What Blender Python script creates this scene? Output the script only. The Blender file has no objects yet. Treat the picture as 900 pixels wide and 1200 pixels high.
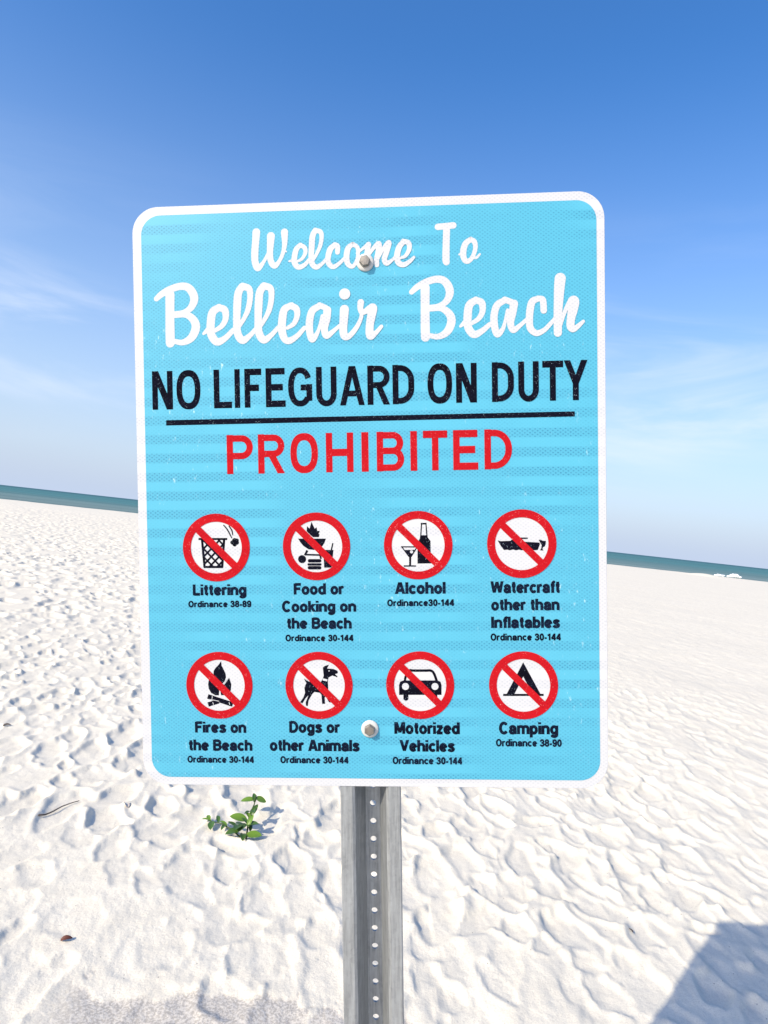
import bpy, bmesh, math, random, json
import numpy as np
from mathutils import Vector, Matrix
from mathutils.geometry import tessellate_polygon

# ------------------------------------------------------------------ camera
scene = bpy.context.scene
CAM_H = 1.68
FOCAL = 740.0                       # in pixels of a 1200 pixel high frame
roll = math.atan(0.1098)
pitch = math.atan(17.2 / FOCAL)
fwd = Vector((0, math.cos(pitch), math.sin(pitch)))
rgt = Vector((1, 0, 0))
up = rgt.cross(fwd)
cx = math.cos(roll) * rgt + math.sin(roll) * up
cy = -math.sin(roll) * rgt + math.cos(roll) * up
cam_data = bpy.data.cameras.new('camera')
cam_data.sensor_fit = 'VERTICAL'
cam_data.sensor_height = 36.0
cam_data.lens = FOCAL / 1200 * 36.0
cam_data.clip_start = 0.05
cam_data.clip_end = 40000
cam = bpy.data.objects.new('camera', cam_data)
cam.matrix_world = Matrix(((cx[0], cy[0], -fwd[0], 0), (cx[1], cy[1], -fwd[1], 0),
                           (cx[2], cy[2], -fwd[2], CAM_H), (0, 0, 0, 1)))
scene.collection.objects.link(cam)
scene.camera = cam

# ------------------------------------------------------------------ sky, sun, exposure
SUN_DIR = Vector((0.5816, 0.5953, -0.5543)).normalized()     # the way the light travels
to_sun = -SUN_DIR
sun_el = math.asin(to_sun.z)
sun_az = math.atan2(to_sun.x, to_sun.y)
world = bpy.data.worlds.new('World')
scene.world = world
world.use_nodes = True
wn, wl = world.node_tree.nodes, world.node_tree.links
wn.clear()


def link_math(nodes, links, op, a, b=None, c=None, clamp=False):
    n = nodes.new('ShaderNodeMath')
    n.operation = op
    n.use_clamp = clamp
    for i, v in enumerate((a, b, c)):
        if v is None:
            continue
        if isinstance(v, (int, float)):
            n.inputs[i].default_value = v
        else:
            links.new(v, n.inputs[i])
    return n.outputs[0]


sky = wn.new('ShaderNodeTexSky')
sky.sky_type = 'NISHITA'
sky.sun_disc = False
sky.sun_elevation = sun_el
sky.sun_rotation = sun_az
sky.air_density = 1.0
sky.dust_density = 1.2
sky.ozone_density = 2.0
tc = wn.new('ShaderNodeTexCoord')
sep = wn.new('ShaderNodeSeparateXYZ')
wl.new(tc.outputs['Generated'], sep.inputs[0])
# thin cirrus: streaks of cloud on a high flat layer, seen in perspective
den = link_math(wn, wl, 'ADD', link_math(wn, wl, 'MAXIMUM', sep.outputs[2], 0.0), 0.16)
u_ = link_math(wn, wl, 'DIVIDE', sep.outputs[0], den)
v_ = link_math(wn, wl, 'DIVIDE', sep.outputs[1], den)
comb = wn.new('ShaderNodeCombineXYZ')
wl.new(u_, comb.inputs[0])
wl.new(v_, comb.inputs[1])
mp = wn.new('ShaderNodeMapping')
mp.inputs['Rotation'].default_value = (0, math.radians(28), 0)
mp.inputs['Scale'].default_value = (1.1, 1.1, 5.5)
mp.inputs['Location'].default_value = (1.7, 4.4, 0)
wl.new(tc.outputs['Generated'], mp.inputs[0])
n1 = wn.new('ShaderNodeTexNoise')
n1.inputs['Scale'].default_value = 1.7
n1.inputs['Detail'].default_value = 9
n1.inputs['Roughness'].default_value = 0.56
n1.inputs['Distortion'].default_value = 0.9
wl.new(mp.outputs[0], n1.inputs[0])
n2 = wn.new('ShaderNodeTexNoise')
n2.inputs['Scale'].default_value = 0.45
n2.inputs['Detail'].default_value = 2
wl.new(comb.outputs[0], n2.inputs[0])


def ramp(nodes, links, src, a, b, va=0.0, vb=1.0):
    n = nodes.new('ShaderNodeMapRange')
    n.interpolation_type = 'SMOOTHSTEP'
    n.inputs[1].default_value = a
    n.inputs[2].default_value = b
    n.inputs[3].default_value = va
    n.inputs[4].default_value = vb
    links.new(src, n.inputs[0])
    return n.outputs[0]


streak = ramp(wn, wl, n1.outputs['Fac'], 0.40, 0.70)
patches = ramp(wn, wl, n2.outputs['Fac'], 0.36, 0.60)
low = link_math(wn, wl, 'MULTIPLY', ramp(wn, wl, sep.outputs[2], 0.50, 0.14), ramp(wn, wl, sep.outputs[2], 0.02, 0.12))               # cirrus thins out towards the zenith
fac = link_math(wn, wl, 'MULTIPLY', streak, patches)
fac = link_math(wn, wl, 'MULTIPLY', fac, low)
fac = link_math(wn, wl, 'MULTIPLY', fac, 0.78)
mixc = wn.new('ShaderNodeMix')
mixc.data_type = 'RGBA'
wl.new(fac, mixc.inputs[0])
mixc.inputs[7].default_value = (3.3, 3.6, 4.2, 1)
hsv = wn.new('ShaderNodeHueSaturation')
hsv.inputs['Hue'].default_value = 0.507
hsv.inputs['Saturation'].default_value = 1.34
hsv.inputs['Value'].default_value = 0.92
wl.new(sky.outputs[0], hsv.inputs['Color'])
# pale sea haze towards the horizon, all the way round
hz = wn.new('ShaderNodeMix')
hz.data_type = 'RGBA'
hz.inputs[7].default_value = (2.1, 2.48, 3.2, 1)
zpos = link_math(wn, wl, 'MAXIMUM', sep.outputs[2], 0.0)
hzf = link_math(wn, wl, 'POWER', link_math(wn, wl, 'SUBTRACT', 1.0, link_math(wn, wl, 'DIVIDE', zpos, 0.62), clamp=True), 1.6)
dt = wn.new('ShaderNodeVectorMath')                          # the bright aureole round the sun stays
dt.operation = 'DOT_PRODUCT'
wl.new(tc.outputs['Generated'], dt.inputs[0])
dt.inputs[1].default_value = to_sun
wl.new(link_math(wn, wl, 'MULTIPLY', hzf, ramp(wn, wl, dt.outputs['Value'], 0.05, 0.75, 1.0, 0.15)), hz.inputs[0])
wl.new(hsv.outputs[0], hz.inputs[6])
wl.new(hz.outputs[2], mixc.inputs[6])
bg = wn.new('ShaderNodeBackground')
bg.inputs['Strength'].default_value = 0.14
wl.new(mixc.outputs[2], bg.inputs['Color'])
wo = wn.new('ShaderNodeOutputWorld')
wl.new(bg.outputs[0], wo.inputs[0])

sun_data = bpy.data.lights.new('sun', 'SUN')
sun_data.energy = 2.9
sun_data.angle = math.radians(0.53)
sun_data.color = (1.0, 0.90, 0.72)
sun = bpy.data.objects.new('sun', sun_data)
sun.rotation_euler = SUN_DIR.to_track_quat('-Z', 'Y').to_euler()
scene.collection.objects.link(sun)

vs = scene.view_settings
vs.view_transform = 'Standard'
vs.look = 'None'
vs.gamma = 1
vs.exposure = 0.95
vs.use_curve_mapping = False
scene.cycles.max_bounces = 6

# ------------------------------------------------------------------ helpers
col = scene.collection
rnd = random.Random(7)


def link(o, parent=None):
    col.objects.link(o)
    if parent is not None:
        o.parent = parent
    return o


def mesh_obj(name, verts, faces, mat, parent=None, smooth=False, mats=None, mi=None):
    me = bpy.data.meshes.new(name)
    me.from_pydata([tuple(v) for v in verts], [], faces)
    for m in (mats or [mat]):
        me.materials.append(m)
    if mi is not None:
        me.polygons.foreach_set('material_index', mi)
    if smooth:
        me.polygons.foreach_set('use_smooth', [True] * len(me.polygons))
    me.update()
    return link(bpy.data.objects.new(name, me), parent)


def tag(o, label=None, cat=None, group=None, kind=None):
    for k, v in (('label', label), ('category', cat), ('group', group), ('kind', kind)):
        if v:
            o[k] = v
    return o


def new_mat(name):
    m = bpy.data.materials.new(name)
    m.use_nodes = True
    return m, m.node_tree.nodes, m.node_tree.links, m.node_tree.nodes['Principled BSDF']


def noise(nodes, links, vec, scale, detail=4, rough=0.5, dist=0.0):
    n = nodes.new('ShaderNodeTexNoise')
    n.inputs['Scale'].default_value = scale
    n.inputs['Detail'].default_value = detail
    n.inputs['Roughness'].default_value = rough
    n.inputs['Distortion'].default_value = dist
    links.new(vec, n.inputs['Vector'])
    return n.outputs['Fac']


def mix(nodes, links, fac, a, b):
    n = nodes.new('ShaderNodeMix')
    n.data_type = 'RGBA'
    for s, v in ((0, fac), (6, a), (7, b)):
        if isinstance(v, (int, float)):
            n.inputs[s].default_value = v
        elif isinstance(v, tuple):
            n.inputs[s].default_value = (*v, 1) if len(v) == 3 else v
        else:
            links.new(v, n.inputs[s])
    return n.outputs[2]


def bump(nodes, links, height, strength, dist, normal=None):
    n = nodes.new('ShaderNodeBump')
    n.inputs['Strength'].default_value = strength
    n.inputs['Distance'].default_value = dist
    links.new(height, n.inputs['Height'])
    if normal is not None:
        links.new(normal, n.inputs['Normal'])
    return n.outputs[0]


# ------------------------------------------------------------------ materials
def sheeting(name, base, dot, strength, wear, rough=0.38, spec=0.35, stripes=True, speck=(0.75, 0.76, 0.78), speck_w=0.0, speck_scale=900):
    """retroreflective sheeting: staggered cells 5 x 3 mm, seen stronger in bands"""
    m, N, L, p = new_mat(name)
    co = N.new('ShaderNodeTexCoord').outputs['Object']
    s = N.new('ShaderNodeSeparateXYZ')
    L.new(co, s.inputs[0])
    x, y = s.outputs[0], s.outputs[1]
    cxx = link_math(N, L, 'COSINE', link_math(N, L, 'MULTIPLY', x, 2 * math.pi / 0.0064))
    cyy = link_math(N, L, 'COSINE', link_math(N, L, 'MULTIPLY', y, 2 * math.pi / 0.0047))
    cell = link_math(N, L, 'MULTIPLY', cxx, cyy)
    cell = ramp(N, L, cell, 0.05, 0.75)
    vary = noise(N, L, co, 420, 2)
    cell = link_math(N, L, 'MULTIPLY', cell, ramp(N, L, vary, 0.25, 0.7, 0.35, 1.0))
    # bands 25 mm apart
    wob = noise(N, L, co, 5, 2)
    yy = link_math(N, L, 'ADD', y, link_math(N, L, 'MULTIPLY', wob, 0.006))
    band = link_math(N, L, 'SINE', link_math(N, L, 'MULTIPLY', yy, 2 * math.pi / 0.0248))
    band = ramp(N, L, band, -0.35, 0.45)
    mpn = N.new('ShaderNodeMapping')
    mpn.inputs['Location'].default_value = (3.1, 1.55, 0)
    mpn.inputs['Scale'].default_value = (4.6, 3.4, 1)
    L.new(co, mpn.inputs[0])
    area = ramp(N, L, noise(N, L, mpn.outputs[0], 1.0, 2), 0.40, 0.60)
    plain = 0.60
    lev = link_math(N, L, 'ADD', link_math(N, L, 'MULTIPLY', link_math(N, L, 'MULTIPLY', band, area), 0.95), 
                    link_math(N, L, 'MULTIPLY', link_math(N, L, 'SUBTRACT', 1.0, area), plain))
    lev = link_math(N, L, 'ADD', lev, 0.10)
    k = link_math(N, L, 'MULTIPLY', lev, link_math(N, L, 'ADD', link_math(N, L, 'MULTIPLY', cell, 0.75), 0.2))
    k = link_math(N, L, 'MULTIPLY', k, strength, clamp=True)
    c = mix(N, L, k, base, dot)
    # handling marks, wiped sand dust
    if wear:
        mw = N.new('ShaderNodeMapping')
        mw.inputs['Scale'].default_value = (1.0, 0.35, 1)
        mw.inputs['Rotation'].default_value = (0, 0, 0.6)
        L.new(co, mw.inputs[0])
        d = ramp(N, L, noise(N, L, mw.outputs[0], 170, 5, 0.7), 0.60, 0.78)
        reg = ramp(N, L, noise(N, L, co, 4.5, 3), 0.42, 0.62)
        d = link_math(N, L, 'MULTIPLY', link_math(N, L, 'MULTIPLY', d, reg), wear)
        c = mix(N, L, d, c, (0.62, 0.78, 0.80))
    if speck_w:
        v = N.new('ShaderNodeTexVoronoi')
        v.inputs['Scale'].default_value = speck_scale
        L.new(co, v.inputs['Vector'])
        sp = ramp(N, L, v.outputs['Distance'], 0.30, 0.18)
        gate = ramp(N, L, noise(N, L, co, 260, 3, 0.6), 0.53, 0.60)
        reg = ramp(N, L, noise(N, L, co, 14, 3), 0.38, 0.62, 0.35, 1.0)
        sp = link_math(N, L, 'MULTIPLY', link_math(N, L, 'MULTIPLY', sp, gate), reg)
        c = mix(N, L, link_math(N, L, 'MULTIPLY', sp, speck_w, clamp=True), c, speck)
    L.new(c, p.inputs['Base Color'])
    p.inputs['Roughness'].default_value = rough
    p.inputs['Specular IOR Level'].default_value = spec
    L.new(bump(N, L, cell, 0.06, 0.0004), p.inputs['Normal'])
    return m


M_cyan = sheeting('cyan_sheeting', (0.078, 0.365, 0.515), (0.024, 0.165, 0.29), 1.0, 0.9)
M_white = sheeting('white_sheeting', (0.51, 0.515, 0.54), (0.33, 0.35, 0.41), 0.8, 0)
M_black = sheeting('black_ink', (0.004, 0.004, 0.008), (0.010, 0.012, 0.03), 0.8, 0, 0.85, 0.01, speck_w=0.75, speck_scale=620, speck=(0.30, 0.40, 0.46))
M_navy = sheeting('navy_black_ink', (0.004, 0.005, 0.013), (0.012, 0.03, 0.07), 0.9, 0, 0.85, 0.01, speck_w=0.35, speck_scale=620, speck=(0.10, 0.28, 0.38))
M_red = sheeting('red_ink', (0.40, 0.007, 0.012), (0.27, 0.004, 0.010), 0.9, 0, 0.7, 0.05, speck_w=0.9, speck_scale=560, speck=(0.62, 0.22, 0.22))


def metal(name, base, rough, streak_scale, dark, vertical=True, met=0.55):
    m, N, L, p = new_mat(name)
    co = N.new('ShaderNodeTexCoord').outputs['Object']
    mp_ = N.new('ShaderNodeMapping')
    mp_.inputs['Scale'].default_value = (1, 0.06 if vertical else 1, 1)
    L.new(co, mp_.inputs[0])
    a = noise(N, L, mp_.outputs[0], streak_scale, 6, 0.6)
    b = noise(N, L, co, 120, 5, 0.65)
    v = N.new('ShaderNodeTexVoronoi')
    v.inputs['Scale'].default_value = 160
    L.new(co, v.inputs['Vector'])
    c = mix(N, L, ramp(N, L, a, 0.3, 0.7), base, tuple(q * dark for q in base))
    c = mix(N, L, ramp(N, L, b, 0.55, 0.75, 0, 0.45), c, tuple(q * 0.55 for q in base))
    c = mix(N, L, link_math(N, L, 'MULTIPLY', v.outputs['Color'], 0.22), c, tuple(min(1, q * 1.35) for q in base))
    L.new(c, p.inputs['Base Color'])
    p.inputs['Metallic'].default_value = met
    r = N.new('ShaderNodeMapRange')
    r.inputs[3].default_value = rough - 0.1
    r.inputs[4].default_value = rough + 0.15
    L.new(b, r.inputs[0])
    L.new(r.outputs[0], p.inputs['Roughness'])
    L.new(bump(N, L, b, 0.15, 0.0006), p.inputs['Normal'])
    return m


M_galv = metal('galvanised_steel', (0.39, 0.405, 0.42), 0.5, 260, 0.58, met=0.6)
M_alu = metal('bare_aluminium', (0.55, 0.56, 0.57), 0.45, 60, 0.9, False)
M_bolt = metal('zinc_bolt', (0.27, 0.24, 0.21), 0.42, 160, 0.7, False, 0.7)


def simple(name, base, rough=0.6, var=0.25, scale=40, spec=0.4, bumpk=0.2, bd=0.001, tr=0):
    m, N, L, p = new_mat(name)
    co = N.new('ShaderNodeTexCoord').outputs['Object']
    n = noise(N, L, co, scale, 5, 0.6)
    c = mix(N, L, n, tuple(q * (1 - var) for q in base), tuple(min(1, q * (1 + var)) for q in base))
    L.new(c, p.inputs['Base Color'])
    p.inputs['Roughness'].default_value = rough
    p.inputs['Specular IOR Level'].default_value = spec
    L.new(bump(N, L, n, bumpk, bd), p.inputs['Normal'])
    return m


M_washer = simple('white_nylon_washer', (0.50, 0.50, 0.49), 0.5, 0.15)
M_leaf = simple('green_leaf', (0.11, 0.20, 0.02), 0.4, 0.3, 60, 0.5)
M_leaf_old = simple('darker_leaf', (0.05, 0.11, 0.018), 0.42, 0.3, 60, 0.5)
M_stem = simple('green_stem', (0.05, 0.075, 0.02), 0.6)
M_wood = simple('grey_driftwood', (0.07, 0.052, 0.043), 0.85, 0.4, 90)
M_dry = simple('dry_brown_leaf', (0.11, 0.035, 0.022), 0.6, 0.4, 90)
M_shell = simple('pale_shell', (0.55, 0.47, 0.40), 0.5, 0.2, 90)
M_foam = simple('white_sea_foam', (0.78, 0.80, 0.82), 0.8, 0.06, 2)

# sand
m, N, L, p = new_mat('white_beach_sand')
geo = N.new('ShaderNodeNewGeometry').outputs['Position']
big = noise(N, L, geo, 0.35, 4)
med = noise(N, L, geo, 6, 5, 0.6)
grain = noise(N, L, geo, 420, 3, 0.7)
grit = noise(N, L, geo, 110, 4, 0.7)
coarse_ = noise(N, L, geo, 170, 2, 0.8)
c = mix(N, L, ramp(N, L, med, 0.3, 0.7), (0.76, 0.705, 0.59), (0.70, 0.645, 0.535))
c = mix(N, L, ramp(N, L, big, 0.35, 0.7, 0, 0.5), c, (0.70, 0.645, 0.535))
c = mix(N, L, ramp(N, L, grain, 0.46, 0.74, 0, 0.42), c, (0.42, 0.38, 0.34))
c = mix(N, L, ramp(N, L, coarse_, 0.48, 0.70, 0, 0.42), c, (0.46, 0.41, 0.35))
# scattered dark grains and crumbs of weed
v = N.new('ShaderNodeTexVoronoi')
v.inputs['Scale'].default_value = 26
v.inputs['Randomness'].default_value = 1
L.new(geo, v.inputs['Vector'])
spk = ramp(N, L, v.outputs['Distance'], 0.085, 0.05)
sepc = N.new('ShaderNodeSeparateColor')
L.new(v.outputs['Color'], sepc.inputs[0])
spk = link_math(N, L, 'MULTIPLY', spk, link_math(N, L, 'GREATER_THAN', sepc.outputs[0], 0.72))
c = mix(N, L, link_math(N, L, 'MULTIPLY', spk, 0.75), c, (0.14, 0.12, 0.11))
# damp, gritty crust near the post
at = N.new('ShaderNodeAttribute')
at.attribute_name = 'crust'
crust = at.outputs['Fac']
cr_tex = mix(N, L, ramp(N, L, grit, 0.42, 0.58), (0.40, 0.365, 0.32), (0.60, 0.555, 0.49))
c = mix(N, L, crust, c, cr_tex)
L.new(c, p.inputs['Base Color'])
p.inputs['Roughness'].default_value = 0.95
p.inputs['Specular IOR Level'].default_value = 0.12
b1 = bump(N, L, grit, 0.5, 0.004)
b2 = bump(N, L, grain, 0.35, 0.0018, b1)
b3 = bump(N, L, noise(N, L, geo, 26, 4, 0.6), 0.30, 0.012, b2)
L.new(b3, p.inputs['Normal'])
M_sand = m

# sea
m, N, L, p = new_mat('sea_water')
geo = N.new('ShaderNodeNewGeometry').outputs['Position']
sp_ = N.new('ShaderNodeSeparateXYZ')
L.new(geo, sp_.inputs[0])
near = ramp(N, L, sp_.outputs[1], 85, 330)
far = ramp(N, L, sp_.outputs[1], 300, 2200)
mw = N.new('ShaderNodeMapping')
mw.inputs['Scale'].default_value = (0.12, 1.0, 1)
L.new(geo, mw.inputs[0])
streaks = noise(N, L, mw.outputs[0], 0.016, 8, 0.68)
c = mix(N, L, near, (0.18, 0.24, 0.22), (0.065, 0.19, 0.19))
c = mix(N, L, far, c, (0.018, 0.095, 0.115))
c = mix(N, L, ramp(N, L, streaks, 0.40, 0.62, 0, 0.6), c, tuple(q * 0.62 for q in (0.065, 0.19, 0.19)))
mc = N.new('ShaderNodeMapping')
mc.inputs['Scale'].default_value = (0.25, 1.0, 1)
L.new(geo, mc.inputs[0])
caps_ = ramp(N, L, noise(N, L, mc.outputs[0], 0.22, 3, 0.6), 0.755, 0.80)
c = mix(N, L, caps_, c, (0.6, 0.64, 0.66))
L.new(c, p.inputs['Base Color'])
p.inputs['Roughness'].default_value = 0.55
p.inputs['IOR'].default_value = 1.33
p.inputs['Specular IOR Level'].default_value = 0.22
L.new(bump(N, L, noise(N, L, mw.outputs[0], 0.8, 5, 0.6), 1.0, 0.5), p.inputs['Normal'])
M_sea = m


# ------------------------------------------------------------------ sand: one sheet with trodden relief
def vnoise(x, y, seed):
    xi = np.floor(x).astype(np.int64)
    yi = np.floor(y).astype(np.int64)
    fx = x - xi
    fy = y - yi
    fx = fx * fx * (3 - 2 * fx)
    fy = fy * fy * (3 - 2 * fy)

    def h(a, b):
        n = (a * 374761393 + b * 668265263 + seed * 1442695041) & 0x7fffffff
        n = ((n ^ (n >> 13)) * 1274126177) & 0x7fffffff
        n = (n ^ (n >> 16)) & 0xffff
        return n / 65535.0
    return (h(xi, yi) * (1 - fx) + h(xi + 1, yi) * fx) * (1 - fy) + (h(xi, yi + 1) * (1 - fx) + h(xi + 1, yi + 1) * fx) * fy


def fbm(x, y, seed, octs=4, gain=0.5):
    s = 0
    a = 1.0
    t = 0
    for i in range(octs):
        s = s + a * (vnoise(x, y, seed + i) - 0.5)
        t += a
        a *= gain
        x = x * 2.03 + 17.1
        y = y * 2.03 + 5.7
    return s / t


rs = np.random.RandomState(11)


def stamp_map(x0, x1, y0, y1, cell, count, amin, amax, depth, keep):
    nx, ny = int((x1 - x0) / cell) + 1, int((y1 - y0) / cell) + 1
    H = np.zeros((ny, nx), np.float32)
    xs = rs.uniform(x0, x1, count)
    ys = rs.uniform(y0, y1, count)
    for cx_, cy_ in zip(xs, ys):
        kk = keep(cx_, cy_)
        if kk <= 0:
            rs.rand()
            continue
        a = rs.uniform(amin, amax)
        b = a * rs.uniform(0.42, 0.72)
        ang = math.pi / 2 + rs.normal(0, 0.42) - 0.04 * cx_ / (1 + 0.02 * cy_)
        dp = depth * rs.uniform(0.45, 1.25) * kk
        R = a * 1.9
        i0, i1 = int((cx_ - R - x0) / cell), int((cx_ + R - x0) / cell) + 2
        j0, j1 = int((cy_ - R - y0) / cell), int((cy_ + R - y0) / cell) + 2
        if i0 < 0 or j0 < 0 or i1 > nx or j1 > ny:
            continue
        gx = (np.arange(i0, i1) * cell + x0 - cx_)[None, :]
        gy = (np.arange(j0, j1) * cell + y0 - cy_)[:, None]
        ca, sa = math.cos(ang), math.sin(ang)
        u = gx * ca + gy * sa
        w = -gx * sa + gy * ca
        th = np.arctan2(w / b, u / a)
        ph = rs.uniform(0, 6.28)
        q = np.sqrt((u / a) ** 2 + (w / b) ** 2) / (1 + 0.13 * np.sin(2 * th + ph) + 0.07 * np.sin(5 * th + 2 * ph))
        sub = H[j0:j1, i0:i1]
        base = float(sub.mean())
        bowl = base - dp * (1 - 0.55 * np.clip(q, 0, 1) ** 3) * (1 + 0.35 * u / a)
        wgt = np.clip((1.05 - q) / 0.17, 0, 1)
        wgt = wgt * wgt * (3 - 2 * wgt) * 0.92
        rim = dp * 0.42 * np.exp(-((q - 1.12) / 0.22) ** 2) * (1 - wgt)
        H[j0:j1, i0:i1] = sub * (1 - wgt) + bowl * wgt + rim
    return H, x0, y0, cell


def soften(Hm, k):
    for _ in range(k):
        P = np.pad(Hm, 1, mode='edge')
        Hm = (P[:-2, 1:-1] + P[2:, 1:-1] + P[1:-1, :-2] + P[1:-1, 2:] + 4 * P[1:-1, 1:-1]) / 8
    return Hm


def sample(mp_, X, Y):
    H, x0, y0, cell = mp_
    ny, nx = H.shape
    fx = np.clip((X - x0) / cell, 0, nx - 1.001)
    fy = np.clip((Y - y0) / cell, 0, ny - 1.001)
    i = fx.astype(int)
    j = fy.astype(int)
    fx -= i
    fy -= j
    return (H[j, i] * (1 - fx) + H[j, i + 1] * fx) * (1 - fy) + (H[j + 1, i] * (1 - fx) + H[j + 1, i + 1] * fx) * fy


def sst(x, a, b):
    t = np.clip((x - a) / (b - a), 0, 1)
    return t * t * (3 - 2 * t)


def keep_near(x, y):
    # packed, smoother sand in the foreground on the left
    k = 1.0
    if y < 2.9 - 0.25 * x:
        k = 0.55
    if x > 1.5 + 0.15 * y:
        k *= 0.55
    return k


near_map = stamp_map(-8, 8, 0.6, 11.5, 0.0125, 5200, 0.08, 0.18, 0.017, keep_near)
near_map = (soften(near_map[0], 1),) + near_map[1:]


def keep_far(x, y):
    if abs(x) > 0.75 * y + 3 or y > 66:
        return 0
    k = 1.0 if x < 0.25 * y - 0.3 else 0.16
    return k


far_map = stamp_map(-55, 55, 7, 72, 0.05, 80000, 0.13, 0.27, 0.031, keep_far)


def crest_y(x):
    return 76.0 + (x + 45) * 0.10


def height(X, Y):
    r = np.hypot(X, Y)
    z = 0.045 * fbm(X * 0.5, Y * 0.5, 3, 3) + 0.014 * fbm(X * 2.1, Y * 1.5, 9, 4) * sst(-r, -40, -10)
    z += 0.004 * fbm(X * 17, Y * 13, 21, 3) * sst(-r, -9, -5)
    # wind-combed ridges
    rid = fbm(X * 6.0 + 1.5 * fbm(X, Y, 33, 2), Y * 2.0, 31, 3)
    z += 0.015 * (0.5 - np.abs(rid) * 2) * sst(-r, -14, -4) * (0.45 + 0.55 * sst(X, -0.5, 1.0))
    # small crumbling steps in the dry crust, running towards the water
    wx = 0.5 * fbm(X * 1.3, Y * 1.1, 51, 3)
    for sd_, fx_, fy_, am in ((61, 2.6, 0.9, 0.0060), (71, 4.4, 1.7, 0.0042), (81, 8.5, 4.5, 0.0022)):
        c_ = fbm(X * fx_ + wx * 2, Y * fy_ + wx, sd_, 3, 0.42)
        z += am * np.tanh(c_ / 0.028) * sst(-r, -12, -5) * sst(vnoise(X * 0.9 + sd_, Y * 0.8, sd_ + 5), 0.25, 0.7)
    z += 0.0030 * fbm(X * 45, Y * 38, 91, 3) * sst(-r, -5, -3)
    w = sst(r, 8.0, 10.5)
    inn = (np.abs(X) < 7.9) & (Y > 0.65) & (Y < 11.4)
    zn = sample(near_map, X, Y) * inn
    zf = sample(far_map, X, Y) * ((np.abs(X) < 54) & (Y > 7.1) & (Y < 71.5)) * sst(-Y, -70, -50)
    z = z + zn * (1 - w) + zf * w
    # a low heap of sand by the water, and the fall of the beach to the sea
    z += 0.30 * np.exp(-(((X - 38.6) / 1.8) ** 2 + ((Y - 75) / 2.0) ** 2))
    d = Y - crest_y(X)
    z += 0.05 * fbm(X * 0.35, Y * 0.3, 77, 3) * sst(d, -25, -2)
    z = z - 1.9 * sst(d, 0, 16)
    return z


half = math.radians(46)
mid = math.pi / 2
fine = np.linspace(mid + half, mid - half, 1150)
coarse = np.linspace(mid - half, mid + half - 2 * math.pi, 90)[1:]
ang = np.concatenate([fine, coarse])            # last equals the first, turned once
nA = len(ang) - 1
ang = ang[:nA]
rr = np.concatenate([[0.3, 0.7, 1.1, 1.3], np.geomspace(1.45, 96, 960)[0:], np.geomspace(105, 4000, 26)])
nR = len(rr)
Rr, Aa = np.meshgrid(rr, ang, indexing='ij')
X = Rr * np.cos(Aa)
Y = Rr * np.sin(Aa)
Zz = height(X, Y)
crust = sst(-(Y + 0.10 * fbm(X * 3, Y * 3, 5, 4) * 2.2 + 0.14 * fbm(X * 14, Y * 14, 15, 4)), -2.205 , -2.185)
crust = crust * sst(X, -0.98, -0.8) * (1 - sst(X, 0.35, 0.75))
Zz -= 0.004 * crust
verts = np.stack([X.ravel(), Y.ravel(), Zz.ravel()], 1).astype(np.float32)
i = np.arange(nR - 1)[:, None] * nA
j = np.arange(nA)[None, :]
jn = (j + 1) % nA
quads = np.stack([(i + j), (i + jn), (i + nA + jn), (i + nA + j)], 2).reshape(-1, 4).astype(np.int32)
me = bpy.data.meshes.new('ground')
me.vertices.add(len(verts) + 1)
allv = np.concatenate([verts, [[0, 0, float(Zz[0].mean())]]]).astype(np.float32)
me.vertices.foreach_set('co', allv.ravel())
nq = len(quads)
tris = np.stack([np.full(nA, len(verts)), (np.arange(nA) + 1) % nA, np.arange(nA)], 1).astype(np.int32)
me.loops.add(nq * 4 + nA * 3)
me.loops.foreach_set('vertex_index', np.concatenate([quads[:, ::-1].ravel(), tris[:, ::-1].ravel()]))
me.polygons.add(nq + nA)
me.polygons.foreach_set('loop_start', np.concatenate([np.arange(nq) * 4, nq * 4 + np.arange(nA) * 3]).astype(np.int32))
me.polygons.foreach_set('use_smooth', np.ones(nq + nA, bool))
at_ = me.attributes.new('crust', 'FLOAT', 'POINT')
at_.data.foreach_set('value', np.concatenate([crust.ravel(), [0]]).astype(np.float32))
me.materials.append(M_sand)
me.update(calc_edges=True)
me.validate()
print('ground normal up:', me.polygons[len(me.polygons) // 2].normal.z)
ground = link(bpy.data.objects.new('sand_beach', me))
tag(ground, 'white trodden beach sand with footprints', kind='structure')


def ground_z(x, y):
    return float(height(np.array([x]), np.array([y]))[0])


# sea
sx = [-16000, -3000, -400, -60, 0, 60, 400, 3000, 16000]
sy = [77, 90, 120, 200, 500, 2000, 8000, 26000]
sv = [(x, y, -0.75) for y in sy for x in sx]
sf = [(b * 9 + a, b * 9 + a + 1, b * 9 + a + 10, b * 9 + a + 9) for b in range(7) for a in range(8)]
sea = mesh_obj('sea_water', sv, sf, M_sea)
tag(sea, 'teal sea behind the beach', kind='structure')

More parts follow.
